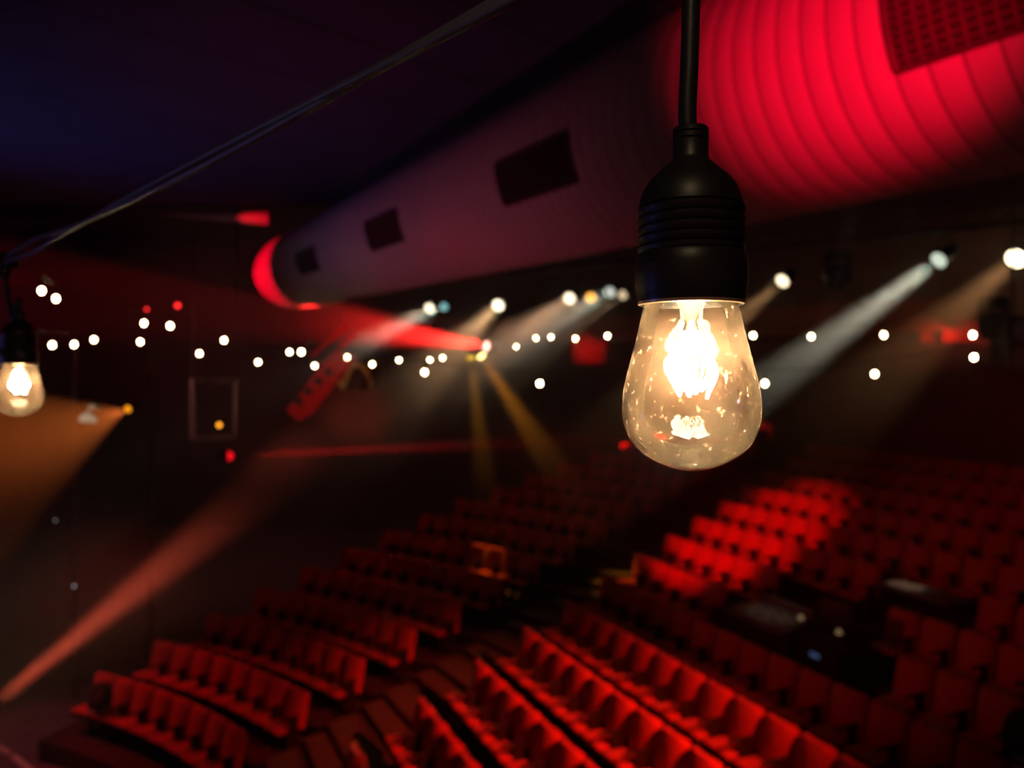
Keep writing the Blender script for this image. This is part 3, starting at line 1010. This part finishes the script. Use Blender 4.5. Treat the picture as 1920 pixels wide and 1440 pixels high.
# ------------------------------------------------------------------ mixing desk among the seats
dth = th2(7)
dk = row2(6.72, 3.62, 0, z2(7))
t = thing('mixing_desk', dk, 'long black mixing desk standing among the red seats', 'mixing desk', None, -dth)
b = MB(); b.box((0, -.30, .36), (1.6, .05, .68), None, .01, 1); b.box((0, 0, .72), (1.64, .70, .04), None, .01, 1)
for s_ in (-1, 1): b.box((s_ * .78, 0, .35), (.05, .62, .68), None, .01, 1)
b.build('table', M['cloth'], t)
cons = thing('mixing_console', row2(6.72, 3.75, 0, z2(7) + .741), 'dark grey sound console lying on the black mixing desk', 'console', None, -dth)
b = MB(); b.box((0, -.02, .065), (1.15, .58, .10), Matrix.Rotation(math.radians(5), 4, 'X'), .02, 2); b.build('body', M['desk'], cons)
fd = None
for i in range(18):
    fp = (-.52 + i * .06, -.12 + (i * 7 % 5) * .05, .112 + (i * 7 % 5) * .0044)
    if fd is None:
        b = MB(); b.box((0, 0, 0), (.022, .04, .016)); fd = b.build('fader', M['paper'], cons, smooth=False); fd.location = fp
    else:
        o = fd.copy(); C.objects.link(o); o.parent = cons; o.location = fp
b = MB(); b.box((0, .27, .17), (1.1, .05, .20), None, .01, 1); b.build('meter_bridge', M['desk'], cons)
# rack case beside the desk
fc = thing('rack_case', row2(6.80, 4.82, 0, z2(7)), 'black rack case with small blue display beside the desk', 'rack case', None, -dth)
b = MB(); b.box((0, 0, .38), (.66, .56, .76), None, .02, 2); b.build('case', M['cloth'], fc)
b = MB(); b.box((-.02, -.285, .62), (.15, .012, .055)); b.build('display', M['blue screen'], fc, smooth=False)
b = MB(); b.box((0, -.284, .34), (.5, .012, .30)); b.build('front_panel', M['black'], fc, smooth=False)
mon = thing('monitor', row2(6.85, 4.86, 0, z2(7) + .762), 'upright black monitor standing on the rack case', 'monitor', None, -dth + .35)
b = MB(); b.box((0, 0, .32), (.44, .05, .46), None, .012, 2); b.build('screen', M['black'], mon)
b = MB(); b.box((0, .02, .012), (.26, .2, .024), None, .008, 1); b.cyl((0, .02, .02), (0, .02, .15), .03, None, 10); b.build('foot', M['metal'], mon)
# side table with papers, beyond the desk
stb = thing('side_table', row2(8.55, 5.55, 0, z2(9)), 'small grey table with papers behind the mixing desk', 'table', None, -dth)
b = MB(); b.box((0, 0, .80), (1.2, .5, .05), None, .01, 1); b.build('table_top', M['desk'], stb)
for sx_ in (-.5, .5):
    for sy_ in (-.19, .19):
        b = MB(); b.cyl((sx_, sy_, 0), (sx_, sy_, .78), .022, None, 8); b.build('leg', M['metal'], stb)
b = MB()
for i, a in enumerate((.1, -.15, .3)):
    b.box((-.30 + i * .05, 0, .0 + i * .004), (.42, .30, .003), a)
o = b.build('paper_sheet', M['paper'], None, smooth=False)
o.location = row2(8.55, 5.55, 0, z2(9) + .827); o.rotation_euler = stb.rotation_euler
tag(o, 'loose white sheets lying on the small grey table', 'paper')
# two small desk lamps
M['desklamp'] = glow('desk lamp glow', (1, .65, .3), .16)
for p, lab in ((row2(6.75, 4.36, .05, z2(7) + .741), 'dim desk lamp left of the black monitor'), (row2(6.8, 5.08, -.05, z2(7) + .762), 'small yellow desk lamp right of the black monitor')):
    t = thing('desk_lamp', p, lab, 'lamp', 'desk lamps', -dth)
    b = MB(); b.cyl((0, 0, 0), (0, 0, .02), .05, .045, 12); b.tube(smoothpath([(0, 0, .02), (0, .01, .15), (0, -.03, .24), (0, -.09, .24)], 6), .007, 6); b.build('stand', M['metal'], t)
    b = MB(); b.lathe([(.02, .05), (.045, 0), (.04, -.005), (0, -.004)], 14, Matrix.Translation((0, -.10, .22))); b.build('shade', M['desklamp'], t)
spot(row2(6.2, 6.2, 0, CZ + 2.6), row2(8.55, 5.4, 0, z2(9) + .83), (1, .85, .6), 130, 7, .8, .05, 'added fill on the papers')  # unseen spot added to brighten the sheets
spot(row2(6.2, 5.6, 0, CZ + 2.6), row2(6.75, 3.75, 0, z2(7) + .8), (1, .85, .65), 170, 9, .8, .05, 'added fill on the console')  # unseen spot added so the console stands out


# ------------------------------------------------------------------ things left on seats
def bundle(p, th, label, name, cat, s=1.0):
    t = thing(name, p, label, cat, None, -th)
    b = MB(); bm = b.bm
    bmesh.ops.create_icosphere(bm, subdivisions=4, radius=1.0)
    rr = random.Random(3)
    ph = [(rr.uniform(2, 5), rr.uniform(2, 5), rr.uniform(0, 6)) for _ in range(5)]
    for v in bm.verts:
        n = v.co.normalized()
        f_ = 1 + .10 * sum(math.sin(a * n.x + c) * math.sin(b_ * n.y + c) for a, b_, c in ph)
        v.co = Vector((n.x * .20 * f_, n.y * .17 * f_, n.z * .22 * f_)) * s
        v.co.y += .25 * max(0, v.co.z) * .6
        v.co += Vector((0, -.42, .66 * 1))
        v.co.z = max(v.co.z, .476)
    b.build('cloth', M['cloth'], t, angle=80)
    b = MB(); b.box((.10, -.50, .60), (.16, .10, .05), .5, .02, 2); b.box((.02, -.58, .51), (.12, .07, .05), .2, .02, 2); b.build('lining', M['greycloth'], t)
    return t


n0 = max(1, round((thR(0) - thL(0)) * Rk(0) / W)); pt = (thR(0) - thL(0)) / n0
bundle(fan(Rk(0), thR(0) - (n0 - 1.5 + .25) * pt, zk(0)), thR(0) - (n0 - 1.5 + .25) * pt, 'black jacket heaped on a front row seat at the lower left', 'jacket', 'jacket')
bundle(row2(7, 14.5 * W2, 0, z2(7)), th2(7), 'dark bag heaped on a seat at the right edge', 'bag', 'bag', 1.15)

# ------------------------------------------------------------------ stage haze filling the hall
hz = bpy.data.materials.new('stage haze')
hz.use_nodes = True
nt = hz.node_tree; nt.nodes.clear()
ho = nt.nodes.new('ShaderNodeOutputMaterial'); hv = nt.nodes.new('ShaderNodeVolumeScatter')
hv.inputs['Color'].default_value = (.9, .9, .9, 1)
hv.inputs['Anisotropy'].default_value = .25
htc = nt.nodes.new('ShaderNodeNewGeometry'); hsx = nt.nodes.new('ShaderNodeSeparateXYZ')
nt.links.new(htc.outputs['Position'], hsx.inputs[0])


def hmap(src, a, b, lo, hi):
    m = nt.nodes.new('ShaderNodeMapRange'); m.interpolation_type = 'SMOOTHSTEP'
    for n_, v_ in (('From Min', a), ('From Max', b), ('To Min', lo), ('To Max', hi)): m.inputs[n_].default_value = v_
    nt.links.new(src, m.inputs['Value'])
    return m.outputs[0]


# density shaped so the beams fade: denser under the roof and at the back
def hmath(op, a, b=None):
    m = nt.nodes.new('ShaderNodeMath'); m.operation = op
    for i_, v_ in enumerate((a, b)):
        if v_ is None: continue
        if isinstance(v_, (int, float)): m.inputs[i_].default_value = v_
        else: nt.links.new(v_, m.inputs[i_])
    return m.outputs[0]


layer = hmap(hsx.outputs['Z'], CZ - 3.0, CZ + 1.3, .004, .050)
deep = hmap(hmath('ADD', hsx.outputs['X'], hsx.outputs['Y']), 11.0, 17.0, .035, 1.0)
# local density added along single beams to make them show
def bump(src, c, w_): return hmath('EXPONENT', hmath('MULTIPLY', hmath('POWER', hmath('MULTIPLY', hmath('SUBTRACT', src, c), 1.0 / w_), 2.0), -1.0))
dens = hmath('MULTIPLY', layer, deep)
for c_, w_, a_ in (((-6.1, 12.0, 3.1), (1.0, 4.0, .8), .10),          # added along the lower left beam
                   ((-4.0, 20.0, CZ - 2.1), (3.5, 2.5, .55), .09),      # added along the thin red beam
                   ((0.0, 17.5, CZ - .7), (1.6, 1.8, 1.2), .12),
                   ((-9.8, 13.0, CZ - 1.2), (2.2, 2.5, 1.0), .04)):      # added inside the orange fan      # line above: added round the amber beams
    g_ = None
    for ax, c1, w1_ in zip('XYZ', c_, w_):
        t_ = bump(hsx.outputs[ax], c1, w1_)
        g_ = t_ if g_ is None else hmath('MULTIPLY', g_, t_)
    dens = hmath('ADD', dens, hmath('MULTIPLY', g_, a_))
nt.links.new(dens, hv.inputs['Density'])
nt.links.new(hv.outputs[0], ho.inputs['Volume'])
b = MB(); b.box((-2, 15, 5.9), (44, 41, 11.6))
o = b.build('haze', hz, smooth=False)
tag(o, 'thin stage haze filling the hall and showing the light beams', 'haze', kind='stuff')
